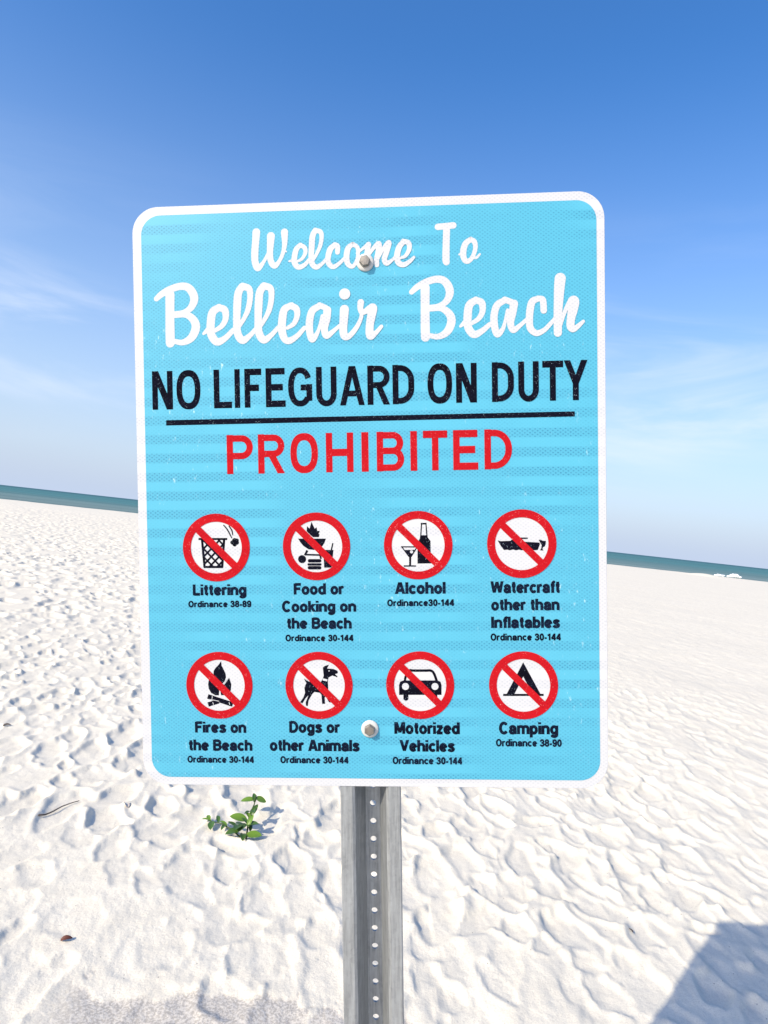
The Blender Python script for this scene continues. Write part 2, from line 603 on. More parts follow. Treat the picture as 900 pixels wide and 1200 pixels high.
# breaking wave crest seen over the edge of the beach on the right
DATA = json.loads('''{"script":{"Welcome":[["S",[[-140.76,343.47,10.11],[-141.86,331.23,9.42],[-143.17,317.62,9.42],[-143.05,305.66,9.07],[-139.72,297.35,8.72],[-134.05,301.95,5.58],[-129.57,308.64,4.18],[-125.96,315.35,4.18]]],["S",[[-121.71,337.71,10.43],[-122.61,327.17,9.05],[-123.35,315.26,8.01],[-122.15,304.99,8.01],[-117.38,299.38,7.65],[-111.72,304.65,5.21],[-106.67,314.72,5.21],[-104.02,326.55,6.6],[-103.91,342.2,9.37]]],["S",[[-106.21,320.66,2.43],[-101.77,316.94,1.74]]],["S",[[-83.24,325.01,5.89],[-88.53,320.08,6.93],[-91.3,310.81,7.28],[-91.45,302.3,7.28],[-86.35,296.69,6.93],[-78.5,299.33,5.54],[-72.33,305.94,4.5]]],["S",[[-84.11,325.03,5.54],[-78.11,321.43,5.88],[-77.2,314.6,5.19],[-81.83,307.1,4.16],[-88.82,303.58,3.12]]],["S",[[-98.35,304.56,2.43],[-93.11,306.1,3.82]]],["S",[[-63.91,343.04,6.91],[-67.49,335.52,7.6],[-68.76,321.97,7.61],[-69.69,308.41,6.92],[-68.11,299.85,7.26],[-62.99,295.95,6.57],[-56.02,299.81,4.83],[-49.87,306.07,4.14]]],["S",[[-63.9,343.37,6.22],[-57.04,340.59,6.21],[-55.79,333.42,5.52],[-57.69,323.3,5.18],[-61.82,314.1,4.49],[-67.16,304.92,3.8]]],["S",[[-38.37,323.85,6.2],[-44.48,318.62,7.58],[-47.57,309.39,7.24],[-47.37,300.89,6.9],[-41.42,295.61,6.21],[-33.6,299.6,4.82],[-25.74,306.98,4.13]]],["S",[[-39.22,324.05,5.86],[-35.3,321.71,6.54],[-35.43,314.08,6.2]]],["S",[[-16.01,323.61,5.84],[-21.59,318.71,7.22],[-23.82,308.62,7.57],[-22.42,299.24,6.88],[-16.82,295.17,5.5],[-11.58,300.59,4.81],[-9.02,309.83,4.81],[-9.56,319.16,5.49],[-15.16,323.58,5.84]]],["S",[[-9.97,312.01,3.92],[-3.61,317.03,3.53],[4.7,322.55,6.66]]],["S",[[4.7,322.55,7.05],[2.58,311.99,6.66],[0.83,300.44,6.27]]],["S",[[2.06,304.27,3.53],[10.09,316.58,4.7],[18.01,323.08,7.04],[16.85,311.52,7.04],[14.98,303.85,6.65],[15.25,296.11,5.87]]],["S",[[15.73,301.89,3.52],[22.77,315.19,4.69],[30.72,324,7.03],[28.02,313.09,7.03],[24.94,303.53,7.03],[27.79,298.03,6.64],[35.27,302.23,3.9],[41.22,308.79,3.51]]],["S",[[50.22,324.89,6.62],[44.28,318.34,7.4],[41.19,306.87,7.8],[43.01,298.12,7.41],[49.79,295.4,6.62],[57.64,299.58,5.06],[62.96,304.62,3.5]]],["S",[[49.25,325.31,6.23],[56.03,322.77,6.61],[56.89,315.03,5.84],[51.9,306.52,4.67],[45.04,303.85,3.12]]]],"To":[["S",[[93.75,342.06,8.13],[103.81,342.67,8.12],[113.48,343.29,8.11]]],["S",[[104.93,339.37,8.89],[104.1,320.2,8.9],[103.65,300.99,9.29],[104.18,297.13,8.51]]],["S",[[135.42,324.9,6.55],[128.61,319.38,7.71],[125.58,308.92,8.1],[126.82,300.24,7.33],[131.22,297.22,6.56],[137.06,301.83,5.4],[141.05,313.21,5.78],[139.81,321.88,6.55],[134.45,324.55,6.17]]],["S",[[120.72,306.2,2.7],[125.56,307,3.86]]],["S",[[136.11,302.82,3.47],[141.87,301.29,3.47],[146.74,305.74,2.69]]]],"Belleair":[["S",[[-274.49,261.48,6.84],[-266.75,267.73,8.36],[-255.23,273.48,9.1],[-241.89,276.77,9.47],[-232.47,275.01,10.21],[-226.01,267.44,10.96],[-224.31,258.18,10.58],[-229.25,248.18,8.7],[-238.83,242.91,6.44],[-252.14,241.44,6.07]]],["S",[[-256.33,266.49,12.14],[-256.94,238.8,11.77],[-257.16,220.31,12.15],[-257.14,203.64,12.16]]],["S",[[-252.19,239.03,6.45],[-235.11,239.67,8.33],[-224.88,231.44,10.59],[-223.02,221.24,11.35],[-229.13,209.39,10.22],[-240.62,203.77,7.58],[-252.92,205.76,6.45]]],["S",[[-191.51,248.02,9.04],[-200.11,241.82,10.56],[-202.85,228.07,10.94],[-202.59,213.31,10.57],[-195.24,203.53,10.18],[-184.8,207.31,7.91],[-173.29,218.06,6.39]]],["S",[[-192.45,248.05,8.29],[-184.06,244.13,9.41],[-183.15,233.06,7.9],[-188.23,223.99,6.78],[-197.78,217.8,5.28]]],["S",[[-212.57,214.5,3.78],[-207.19,218.97,6.8]]],["S",[[-160.92,273.77,9.37],[-165.77,265.66,10.13],[-167.38,251.01,10.51],[-168.31,232.65,9.77],[-167.73,214.23,10.14],[-161.35,204.49,9.76],[-151.85,210.13,6.75],[-142.29,219.99,5.62]]],["S",[[-159.98,274.3,9.37],[-151.61,270.74,8.61],[-150.33,259.7,7.49],[-153.05,245.09,7.12],[-157.95,234.2,6],[-164.73,223.35,5.26]]],["S",[[-132.85,273.48,9.34],[-137.68,265.38,10.1],[-139.27,250.75,10.48],[-140.18,232.42,9.73],[-139.6,214.04,10.11],[-133.23,204.31,9.73],[-123.77,209.95,6.73],[-114.25,219.79,5.6]]],["S",[[-131.91,274,9.34],[-123.57,270.45,8.59],[-122.28,259.43,7.47],[-124.98,244.84,7.1],[-129.86,233.97,5.98],[-136.61,223.14,5.24]]],["S",[[-96.02,248.04,7.44],[-105.43,242.82,9.69],[-108.44,231,10.44],[-109.27,216.35,10.45],[-106.12,205.26,9.33],[-99.64,202.34,8.57],[-89.29,208.49,6.7],[-79.81,218.31,5.58]]],["S",[[-97.89,247.55,8.19],[-90.15,243.3,8.56],[-89.2,234.13,7.44],[-93.66,224.18,6.33],[-102.14,218.91,4.85]]],["S",[[-59.84,246.09,8.15],[-69.22,239.97,9.28],[-73.17,226.36,9.66],[-72.87,211.72,9.29],[-69.85,203.4,8.54],[-64.18,209.66,5.94],[-60.31,218.7,4.45],[-56.35,233.21,4.45]]],["S",[[-49.75,240.33,10.36],[-50.86,229.41,10],[-53.86,216.7,9.26],[-51.23,207.49,8.52],[-42.81,212.75,5.92],[-34.37,219.83,4.44]]],["S",[[-59.82,247.01,7.41],[-51.55,243.12,7.4]]],["S",[[-27.56,240.61,11.81],[-28.49,228.79,11.08],[-29.44,216.04,10.34],[-28.12,206.88,9.98],[-22.59,205.82,7.38],[-13.21,215.61,6.27],[-6.56,228.18,5.16],[-4.73,239.06,5.15]]],["S",[[-6.22,249.11,8.47],[-6.91,240.94,7.36],[-4.6,235.41,5.52],[4.67,240.25,9.19],[9.29,241.39,11.03],[7.3,231.44,11.03],[4.89,218.76,10.3],[5.43,206,10.3],[12.47,209.46,6.25],[19.94,217.45,4.77]]],["C",[[-26.87,260.27,7.2]]]],"Beach":[["S",[[59.21,260.35,6.57],[66.6,266.6,8.02],[77.61,272.37,8.74],[90.39,275.67,9.09],[100,273.9,9.81],[106.25,266.33,10.53],[107.94,257.06,10.16],[103.27,247.04,8.35],[93.57,241.77,6.18],[80.81,240.29,5.83]]],["S",[[76.6,265.38,11.66],[76.22,237.64,11.3],[76.14,219.12,11.67],[76.28,202.44,11.67]]],["S",[[80.78,237.88,6.19],[97.16,238.53,8],[107.59,230.28,10.17],[109.46,220.07,10.9],[103.67,208.2,9.82],[92.13,202.58,7.28],[80.32,204.56,6.2]]],["S",[[141.15,247.92,8.68],[132.94,241.84,10.13],[130.42,228.37,10.5],[130.78,213.91,10.14],[137.9,204.32,9.77],[147.9,208.03,7.59],[158.3,216.41,6.14]]],["S",[[140.25,247.94,7.95],[148.34,244.1,9.03],[149.29,233.26,7.59],[144.48,224.37,6.51],[135.36,218.3,5.07]]],["S",[[121.19,215.07,3.63],[126.32,219.45,6.52]]],["S",[[177.57,246.5,7.92],[167.96,240.47,9.01],[163.83,227.08,9.38],[164.57,212.64,9.38],[168.07,203.53,8.3],[174.45,209.67,5.77],[177.8,219.49,4.32],[181.02,233.8,4.32]]],["S",[[189.2,241.66,10.42],[187.28,230.03,9.71],[184.62,217.5,9],[187.94,208.41,7.91],[196.08,213.59,5.75],[206.05,222.31,4.66]]],["S",[[177.58,247.4,7.56],[186.53,243.54,7.91]]],["S",[[220.03,247.42,7.02],[212.47,243.87,9.03],[209.48,233.9,9.54],[208.46,221.34,9.04],[209.6,209.99,8.79],[217.06,203.74,7.78],[226.5,207.02,6.27],[234.09,214.35,5.51],[240.42,221.72,4.5]]],["S",[[219.4,247.68,7.02],[225.02,246.01,8.01],[226.21,239.7,8.27],[226.51,232.16,8.27]]],["S",[[247.53,271.92,13.98],[246.43,261.69,13.48],[245.28,245.42,11.99],[244.22,226.64,10.75],[244.1,214.08,10.5],[243.99,203.41,10.25]]],["S",[[247.85,213.98,4.25],[251.71,226.43,4.99],[256.81,237.57,6.24],[263.97,243,13.46],[263,232.38,12.47],[260.65,221.16,10.48],[260.06,211.14,9.98],[263.39,207.29,7.48],[269.03,210.9,6.23],[275.94,216.98,4.23]]]]},"caps_black":{"w":6.97,"g":[["N",-282.58,-255.15,116.75,167.11],["O",-250.12,-218.26,116.82,167.19],["L",-200.54,-176.77,116.92,167.3],["I",-172.92,-165.92,116.96,167.34],["F",-159.82,-137.52,117,167.39],["E",-131.89,-106.08,117.07,167.46],["G",-102.48,-71.18,117.13,167.53],["U",-65.81,-39.32,117.21,167.61],["A",-35.09,-2.94,117.28,167.69],["R",0.83,29.53,117.35,167.77],["D",33.29,61,117.42,167.84],["O",78.12,109.61,117.51,167.95],["N",114.64,140.98,117.59,168.03],["D",160.32,188.03,117.68,168.13],["U",193.66,219.53,117.75,168.21],["T",224.06,250.27,117.81,168.28],["Y",250.92,280.88,117.88,168.34]]},"caps_red":{"w":8.3,"g":[["P",-184.82,-150.21,30.75,81.74],["R",-143.43,-108.77,30.86,81.86],["O",-100.9,-64.85,30.97,81.99],["H",-54.34,-18.72,31.09,82.12],["I",-8.06,1.03,31.17,82.22],["B",11.67,47.01,31.26,82.32],["I",55.16,63.74,31.34,82.41],["T",71.45,102.58,31.41,82.49],["E",110.03,141.89,31.51,82.6],["D",149.96,184.91,31.62,82.72]]},"underline":[["P",[[-264.69,102.74],[264.48,103.57],[264.42,97.09],[-264.84,95.82]]]],"text":[["Littering",-233.26,-162.25,-128.03,-113.65,1],["Ordinance 38-89",-239.84,-156.03,-143.78,-135.45,0],["Food or",-99.26,-33.86,-127.8,-113.2,1],["Cooking on",-115.12,-18.04,-150.45,-136.16,1],["the Beach",-109.2,-24.31,-172.56,-158.26,1],["Ordinance 30-144",-111.36,-22.05,-189,-180.61,0],["Alcohol",33.26,98.05,-127.69,-112.55,1],["Ordinance30-144",22.66,109.12,-143.63,-135,0],["Watercraft",156.46,243.85,-127.51,-112.16,1],["other than",156.73,243.09,-149.68,-134.97,1],["Inflatables",156.46,243.41,-172.53,-157.81,1],["Ordinance 30-144",155.36,244.74,-188.7,-179.79,0],["Fires on",-233.9,-165.79,-310.01,-295.5,1],["the Beach",-243.04,-158.04,-333.83,-319.31,1],["Ordinance 30-144",-245.06,-156.01,-349.95,-341.21,0],["Dogs or",-108.07,-41.77,-309.37,-294.41,1],["other Animals",-134.38,-16.47,-333.57,-318.59,1],["Ordinance 30-144",-120.77,-30.8,-349.8,-340.9,0],["Motorized",30,114.18,-310.29,-294.9,1],["Vehicles",36.78,107.48,-333.38,-318.32,1],["Ordinance 30-144",27.02,117.16,-349.91,-340.64,0],["Camping",165.14,240.13,-309.94,-294.34,1],["Ordinance 38-90",160.87,244.61,-325.87,-316.46,0]],"pics":[{"name":"litter","c":[-201.04,-65.26],"R":44.52,"r":33.93,"w":9.57,"black":[["L",[[-224.64,-53.8,2.74],[-186.14,-54.2,2.73]]],["L",[[-219.87,-54.75,3.19],[-217.2,-91.04,3.2]]],["L",[[-190.48,-55.05,3.18],[-193.71,-91.23,3.19]]],["L",[[-218.33,-90.69,2.97],[-192.34,-90.9,2.96]]],["L",[[-198.15,-55.05,2.5],[-191.24,-62.42,2.5]]],["L",[[-208.42,-54.98,2.51],[-192.1,-72.37,2.5]]],["L",[[-218.82,-54.79,2.51],[-192.97,-82.33,2.5]]],["L",[[-219.04,-65.45,2.51],[-195.24,-90.8,2.5]]],["L",[[-218.18,-77.26,2.51],[-205.51,-90.75,2.51]]],["L",[[-219.54,-57.66,2.51],[-216.72,-54.83,2.51]]],["L",[[-218.86,-67.41,2.51],[-206.43,-54.97,2.51]]],["L",[[-218.18,-77.17,2.51],[-196.17,-55.1,2.5]]],["L",[[-217.5,-86.93,2.51],[-190.98,-60.32,2.5]]],["L",[[-210.82,-90.67,2.51],[-191.98,-71.76,2.5]]],["L",[[-200.54,-90.79,2.51],[-193.1,-83.31,2.5]]],["S",[[-190.66,-36.02,1.48],[-186.78,-40.54,1.7],[-182.93,-47.3,1.59],[-180.21,-52.92,1.14]]],["S",[[-183.53,-37.22,1.48],[-180.01,-42.85,1.7],[-178.77,-49.02,1.14]]],["C",[[-176.31,-56.65,3.63]]],["C",[[-179.53,-58.86,2.73]]],["C",[[-173.74,-58.92,2.95]]],["C",[[-176.63,-61.35,2.72]]],["C",[[-173.46,-56.01,2.5]]]],"white":[]},{"name":"bbq","c":[-68.62,-64.97],"R":44.15,"r":33.73,"w":9.41,"black":[["P",[[-81.28,-45.05],[-80.6,-38.39],[-77.3,-41.76],[-74.68,-32.9],[-70.57,-41.83],[-68.08,-40.19],[-67.26,-44.87],[-63.9,-44.68],[-65.66,-49.11],[-64.2,-49.12],[-65.39,-53],[-73.01,-52.92],[-77.42,-48.98]]],["P",[[-92.68,-54.61],[-56.02,-54.99],[-58.01,-60.3],[-60.89,-64.71],[-66.55,-68.55],[-72.18,-69.61],[-78.89,-68.77],[-85.55,-64.47],[-89.73,-59.42]]],["L",[[-80.6,-70.09,2.92],[-84.08,-76.51,2.92]]],["L",[[-83.73,-75.63,2.25],[-63.32,-76.37,2.24]]],["L",[[-65.67,-69.67,2.46],[-62.85,-81.38,2.46]]],["C",[[-87.76,-81.49,5.28]]],["S",[[-78.03,-83.69,4.49],[-64.57,-83.81,4.48]]],["S",[[-79.24,-88.47,3.14],[-63.76,-88.6,3.14]]],["S",[[-78.41,-92.83,4.49],[-64.73,-92.94,4.48]]],["P",[[-59.85,-69.73],[-46.43,-69.85],[-49.27,-92.84],[-58.9,-92.76]]],["L",[[-49.22,-69.83,1.79],[-47.06,-60.96,1.79]]]],"white":[]},{"name":"alc","c":[63.57,-64.71],"R":44.22,"r":34.07,"w":9.26,"black":[["L",[[67.27,-36.98,2.2],[74.87,-37.06,2.2]]],["L",[[68.37,-36.77,1.54],[67.16,-52.73,1.54]]],["L",[[73.99,-36.83,1.54],[75.09,-52.81,1.54]]],["P",[[66.4,-51.84],[75.65,-51.94],[76.27,-55.03],[79.62,-59.47],[79.61,-76],[80.32,-88.47],[62.47,-88.54],[62.85,-61.51],[65.9,-56.03]]],["L",[[41.46,-66.6,1.55],[62.44,-67.02,1.54]]],["L",[[42.78,-67.05,1.44],[51.77,-79.62,1.44]]],["L",[[61.99,-67.24,1.43],[54.31,-79.64,1.44]]],["P",[[45.6,-70.72],[60.84,-70.87],[54.53,-79.64],[54.15,-91.24],[51.61,-91.22],[51.77,-79.62]]],["L",[[44.75,-91.49,1.77],[60.44,-91.62,1.77]]]],"white":[["C",[[54.96,-73.24,1.99]]]]},{"name":"boat","c":[196.04,-64.15],"R":44.04,"r":33.85,"w":9.11,"black":[["P",[[165.55,-59.47],[169.35,-60.6],[181.86,-60.29],[182.96,-58.88],[185.14,-58.9],[190.54,-61.47],[201.38,-61.8],[218.7,-62.85],[219.22,-65.26],[216.44,-72.33],[212.1,-72.84],[208.86,-71.72],[204.52,-72.77],[200.19,-71.63],[196.38,-72.69],[192.6,-71.78],[188.79,-72.62],[185,-71.49],[180.64,-72.54],[177.93,-71.64],[173.57,-72.15],[169.28,-66.41]]],["L",[[193.3,-57.12,1.95],[203.82,-57.23,1.95]]],["L",[[190.54,-61.69,1.3],[194.93,-57.14,1.3]]],["P",[[217.66,-59.23],[220.04,-59.26],[223.05,-60.71],[226.83,-60.75],[226.57,-64.78],[225.14,-68.05],[222.96,-69.12],[222.4,-71.3],[224,-73.17],[219.14,-72.91],[220.79,-70.19],[221.37,-66.37],[219.24,-62.53]]]],"white":[]},{"name":"fire","c":[-200.3,-246.95],"R":44.25,"r":33.84,"w":9.6,"black":[["P",[[-197.36,-214.99],[-196.7,-221.42],[-193.94,-226.5],[-191.55,-232.15],[-191.29,-236.66],[-193.11,-241.75],[-196.61,-245.14],[-200.12,-249.1],[-201.26,-260.41],[-206.07,-260.42],[-211.72,-257.04],[-214.81,-251.39],[-215.38,-245.73],[-214.21,-238.94],[-211.3,-236.68],[-208.03,-233.28],[-207.69,-228.2],[-205.32,-224.24],[-201.24,-220.29]]],["P",[[-187.07,-236.89],[-186.01,-240.61],[-184.28,-245.69],[-185.13,-253.6],[-189.48,-259.82],[-198.06,-260.4],[-199.11,-255.88],[-196.11,-249.1],[-192.01,-244.01],[-189.66,-240.61]]],["L",[[-216.17,-261.8,6.19],[-182.88,-272.58,6.16]]],["L",[[-215.94,-272.67,5.96],[-201.65,-268.33,5.95]]]],"white":[["L",[[-212.47,-265.76,0.8],[-201.07,-268.1,0.8]]],["L",[[-209.46,-269.48,0.8],[-208.61,-272.65,0.8]]],["L",[[-209.75,-261.56,0.8],[-210.51,-264.96,0.8]]],["L",[[-187.73,-269.43,0.8],[-186.88,-272.59,0.8]]],["L",[[-195.46,-245.14,0.91],[-189.62,-238.36,0.91]]]]},{"name":"dog","c":[-68.16,-247],"R":44.22,"r":33.87,"w":9.45,"black":[["P",[[-88.05,-237.94],[-81.92,-241.64],[-74.06,-243.31],[-66.18,-243.3],[-63.3,-238.81],[-61.76,-234.33],[-62.81,-223.69],[-60.19,-221.45],[-54.55,-219.77],[-57.1,-224.81],[-49.03,-225.37],[-43.46,-227.83],[-42.95,-230.96],[-46.9,-232.31],[-43.8,-234.88],[-43.83,-236.56],[-50.3,-234.1],[-55.39,-236.57],[-56.38,-242.17],[-55.96,-250.01],[-56.84,-255.62],[-56.43,-264.59],[-52.58,-269.63],[-55.38,-269.07],[-59.74,-261.23],[-60.9,-262.92],[-60.48,-271.33],[-64.41,-271.34],[-65.11,-259.56],[-67.54,-256.76],[-74.28,-255.65],[-77.14,-258.46],[-82.14,-266.9],[-83.4,-274.54],[-85.86,-273.65],[-86.01,-269.15],[-82.24,-260.16],[-85.69,-263.54],[-90.33,-270.85],[-93.46,-269.17],[-89.06,-262.98],[-86.69,-256.8],[-87.48,-250.06],[-84.78,-243.88]]]],"white":[["L",[[-62.96,-239.04,2.7],[-56.92,-240.38,2.7]]],["C",[[-54.57,-227.95,0.79]]]]},{"name":"car","c":[63.89,-246.49],"R":44.07,"r":33.77,"w":9.3,"black":[["S",[[44.23,-241.51,3.11],[45.2,-235.94,3.11],[49.09,-227.82,3.1],[56.85,-227.59,3.32],[70.13,-227.59,3.32],[78.09,-227.7,3.31],[82.02,-231.47,3.31],[85.64,-241.47,3.31]]],["P",[[36.61,-246.53],[38.01,-242.07],[42.25,-240.4],[86.53,-240.36],[90.38,-242.02],[91.64,-246.46],[91.47,-259.23],[36.42,-259.35]]],["S",[[45.29,-260.44,6.66],[45.25,-263.56,6.66]]],["S",[[82.73,-260.36,6.63],[82.69,-263.48,6.63]]]],"white":[["C",[[44.91,-248.19,4.55]]],["C",[[83.12,-248.14,4.53]]]]},{"name":"tent","c":[196.67,-246.54],"R":44.01,"r":34.09,"w":9.15,"black":[["P",[[196.67,-216.77],[196.47,-235.29],[185.1,-257.93],[175.06,-257.95]]],["P",[[196.67,-216.77],[218.32,-257.86],[207.98,-257.89],[196.47,-235.29]]],["L",[[170.67,-259.07,2.84],[222.32,-258.96,2.82]]]],"white":[]}]}''')


def blob_mesh(name, parts, mat, parent=None, seed=1, sub=2):
    bm = bmesh.new()
    r_ = random.Random(seed)
    for (x, y, z, a, b, c_) in parts:
        g = bmesh.ops.create_icosphere(bm, subdivisions=sub, radius=1)
        for v in g['verts']:
            k = 1 + r_.uniform(-0.22, 0.22)
            v.co = Vector((x + v.co.x * a * k, y + v.co.y * b * k, z + v.co.z * c_ * k))
    me = bpy.data.meshes.new(name)
    bm.to_mesh(me)
    bm.free()
    me.materials.append(mat)
    me.polygons.foreach_set('use_smooth', [True] * len(me.polygons))
    return link(bpy.data.objects.new(name, me), parent)


for (x0, x1, h0, n, sd, lab) in ((50.4, 51.7, 0.36, 9, 5, 'small low white breaker just left of the larger one at far right'),
                                 (52.3, 54.3, 0.66, 16, 8, 'ragged white breaking wave over the beach edge at the far right')):
    r_ = random.Random(sd)
    parts = []
    for k in range(n):
        t = (k + 0.5 * r_.random()) / n
        x = x0 + (x1 - x0) * t
        h = h0 * math.sin(math.pi * (0.1 + 0.8 * t)) * r_.uniform(0.6, 1.1)
        parts.append((x, crest_y(x) + 9 + r_.uniform(-0.15, 0.15), -0.2 + h * 0.5, r_.uniform(0.16, 0.3), 0.25, 0.10 + h * 0.34))
    w_ = blob_mesh('breaking_wave', parts, M_foam, seed=sd)
    tag(w_, lab, 'wave', 'breaking waves at the shore')

# ------------------------------------------------------------------ the sign
sign = bpy.data.objects.new('beach_sign', None)
R_ = [[0.9913348, -0.12247, -0.0475018], [-0.0530083, -0.0421008, -0.9977062], [0.1201892, 0.9915789, -0.0482279]]
T_ = [-0.022449, 0.817516, 1.717744]
base_local = Vector((-0.0025, -1.795, -0.03))
Mw = Matrix([list(R_[i]) + [T_[i]] for i in range(3)] + [[0, 0, 0, 1]])
BASE = Mw @ base_local
SH = Vector((0, 0, 0)) - base_local      # child-space origin of the face
link(sign)
Mroot = Mw.copy()
Mroot.translation = BASE
sign.matrix_world = Mroot
tag(sign, 'tall cyan beach rules sign with white script heading on a perforated steel post', 'sign')


def part(o):
    """parts are drawn in face coordinates; shift them to hang from the post's foot"""
    o.location = SH
    return o


def rrect(x0, x1, y0, y1, r, n=12):
    pts = []
    for cx_, cy_, a0 in ((x1 - r, y1 - r, 0), (x0 + r, y1 - r, 90), (x0 + r, y0 + r, 180), (x1 - r, y0 + r, 270)):
        for k in range(n + 1):
            a = math.radians(a0 + 90 * k / n)
            pts.append((cx_ + r * math.cos(a), cy_ + r * math.sin(a)))
    return pts


# aluminium panel, white sheeting on its face
out = rrect(-0.3050, 0.3035, -0.3800, 0.3808, 0.034, 14)
n = len(out)
TH = 0.0022
bev = 0.0004
inner = rrect(-0.3050 + bev, 0.3035 - bev, -0.38 + bev, 0.3808 - bev, 0.034 - bev, 14)
V = [(x, y, 0) for x, y in inner] + [(x, y, -bev) for x, y in out] + [(x, y, -TH) for x, y in out]
Fc = [tuple(range(n)), tuple(range(3 * n - 1, 2 * n - 1, -1))]
mi = [0, 1]
for k in range(n):
    k2 = (k + 1) % n
    Fc.append((k, n + k, n + k2, k2))
    mi.append(0)
    Fc.append((n + k, 2 * n + k, 2 * n + k2, n + k2))
    mi.append(1)
panel = part(mesh_obj('sign_panel', V, Fc, None, sign, mats=[M_white, M_alu], mi=mi))
blue = rrect(-0.2933, 0.2933, -0.3695, 0.3695, 0.0255, 14)
field = part(mesh_obj('cyan_field', [(x, y, 0.00025) for x, y in blue], [tuple(range(len(blue)))], M_cyan, sign))


class Print:
    """flat print on the face: every stroke sits a few hundredths of a millimetre above the last"""

    def __init__(s, z):
        s.V, s.F, s.z = [], [], z

    def step(s):
        s.z += 0.00001

    def poly(s, pts):
        vs_ = [Vector((x, y, 0)) for x, y in pts]
        o = len(s.V)
        s.V += [(x, y, s.z) for x, y in pts]
        for t in tessellate_polygon([vs_]):
            a, b, c_ = (vs_[q] for q in t)
            t = t if (b - a).cross(c_ - a).z > 0 else (t[0], t[2], t[1])
            s.F.append(tuple(o + q for q in t))
        s.step()

    def disc(s, x, y, r, n=32):
        o = len(s.V)
        s.V += [(x + r * math.cos(2 * math.pi * k / n), y + r * math.sin(2 * math.pi * k / n), s.z) for k in range(n)]
        s.F.append(tuple(range(o, o + n)))
        s.step()

    def ring(s, x, y, r0, r1, n=72):
        o = len(s.V)
        for r in (r0, r1):
            s.V += [(x + r * math.cos(2 * math.pi * k / n), y + r * math.sin(2 * math.pi * k / n), s.z) for k in range(n)]
        for k in range(n):
            k2 = (k + 1) % n
            s.F.append((o + k, o + n + k, o + n + k2, o + k2))
        s.step()

    def stroke(s, pts, spline=True, caps=True, closed=False):
        if not spline and len(pts) > 2:
            z_keep = s.z
            for (xa_, ya_, wa_), (xb_, yb_, wb_) in zip(pts[:-1], pts[1:]):
                d_ = math.hypot(xb_ - xa_, yb_ - ya_)
                if d_ < 1e-7:
                    continue
                nx_, ny_ = -(yb_ - ya_) / d_ * wa_ / 2, (xb_ - xa_) / d_ * wa_ / 2
                o = len(s.V)
                s.V += [(xa_ + nx_, ya_ + ny_, s.z), (xa_ - nx_, ya_ - ny_, s.z), (xb_ - nx_, yb_ - ny_, s.z), (xb_ + nx_, yb_ + ny_, s.z)]
                s.F.append((o, o + 1, o + 2, o + 3))
                s.z += 1.5e-6
            for (x_, y_, w__) in pts[1:-1]:
                s.disc(x_, y_, w__ / 2, 14)
                s.z -= 8.5e-6
            s.z = z_keep + 0.000002
            return
        P = [np.array(q, float) for q in pts]
        if spline and len(P) > 2:
            Q = [2 * P[0] - P[1]] + P + [2 * P[-1] - P[-2]]
            if closed:
                Q = [P[-2]] + P + [P[1]]
            out_ = []
            for k in range(1, len(Q) - 2):
                p0, p1, p2, p3 = Q[k - 1:k + 3]
                for t in np.linspace(0, 1, 9)[:-1]:
                    out_.append(0.5 * ((2 * p1) + (p2 - p0) * t + (2 * p0 - 5 * p1 + 4 * p2 - p3) * t * t + (3 * p1 - p0 - 3 * p2 + p3) * t ** 3))
            out_.append(Q[-2])
            P = out_
        P = np.array(P)
        T = np.gradient(P[:, :2], axis=0)
        T /= np.linalg.norm(T, axis=1)[:, None] + 1e-12
        Nn = np.stack([-T[:, 1], T[:, 0]], 1)
        Lf = P[:, :2] + Nn * P[:, 2:3] / 2
        Rt = P[:, :2] - Nn * P[:, 2:3] / 2
        o = len(s.V)
        m_ = len(P)
        for q_, (a, b) in enumerate(zip(Lf, Rt)):
            s.V += [(a[0], a[1], s.z + q_ * 1e-6), (b[0], b[1], s.z + q_ * 1e-6)]
        folds = []
        for k in range(m_ - 1):
            def area(a, b, c_):
                return (b[0] - a[0]) * (c_[1] - a[1]) - (b[1] - a[1]) * (c_[0] - a[0])
            if area(Lf[k], Rt[k], Rt[k + 1]) < 0 or area(Lf[k], Rt[k + 1], Lf[k + 1]) < 0:
                folds.append(k)
                continue
            s.F.append((o + 2 * k, o + 2 * k + 1, o + 2 * k + 3, o + 2 * k + 2))
        if caps:
            for idx, sg in ((0, -1), (m_ - 1, 1)):
                c0, r = P[idx, :2], P[idx, 2] / 2
                th0 = math.atan2(Nn[idx, 1], Nn[idx, 0])
                q = len(s.V)
                for k in range(11):
                    th = th0 - sg * math.pi * k / 10
                    s.V.append((c0[0] + r * math.cos(th), c0[1] + r * math.sin(th), s.z))
                s.F.append(tuple(range(q, q + 11)) if sg < 0 else tuple(range(q + 10, q - 1, -1)))
        s.step()
        if caps:
            for k in folds:
                s.disc(P[k, 0], P[k, 1], P[k, 2] / 2, 20)

    def slant(s, x0, y0, x1, y1, w):
        """a steep straight stroke whose ends are cut level"""
        if y0 > y1:
            x0, y0, x1, y1 = x1, y1, x0, y0
        hx = w / 2 * math.hypot(x1 - x0, y1 - y0) / (y1 - y0)
        s.poly([(x0 - hx, y0), (x0 + hx, y0), (x1 + hx, y1), (x1 - hx, y1)])

    def items(s, its):
        for kind, pts in its:
            pts = [[c_ / 1000 for c_ in p_] for p_ in pts]
            if kind == 'S':
                s.stroke(pts)
            elif kind == 'L':
                s.stroke(pts, False, False)
            elif kind == 'P':
                s.poly(pts)
            elif kind == 'C':
                s.disc(*pts[0])
        return s

    def build(s, name, mat, parent):
        o = mesh_obj(name, s.V, s.F, mat, parent)
        return o


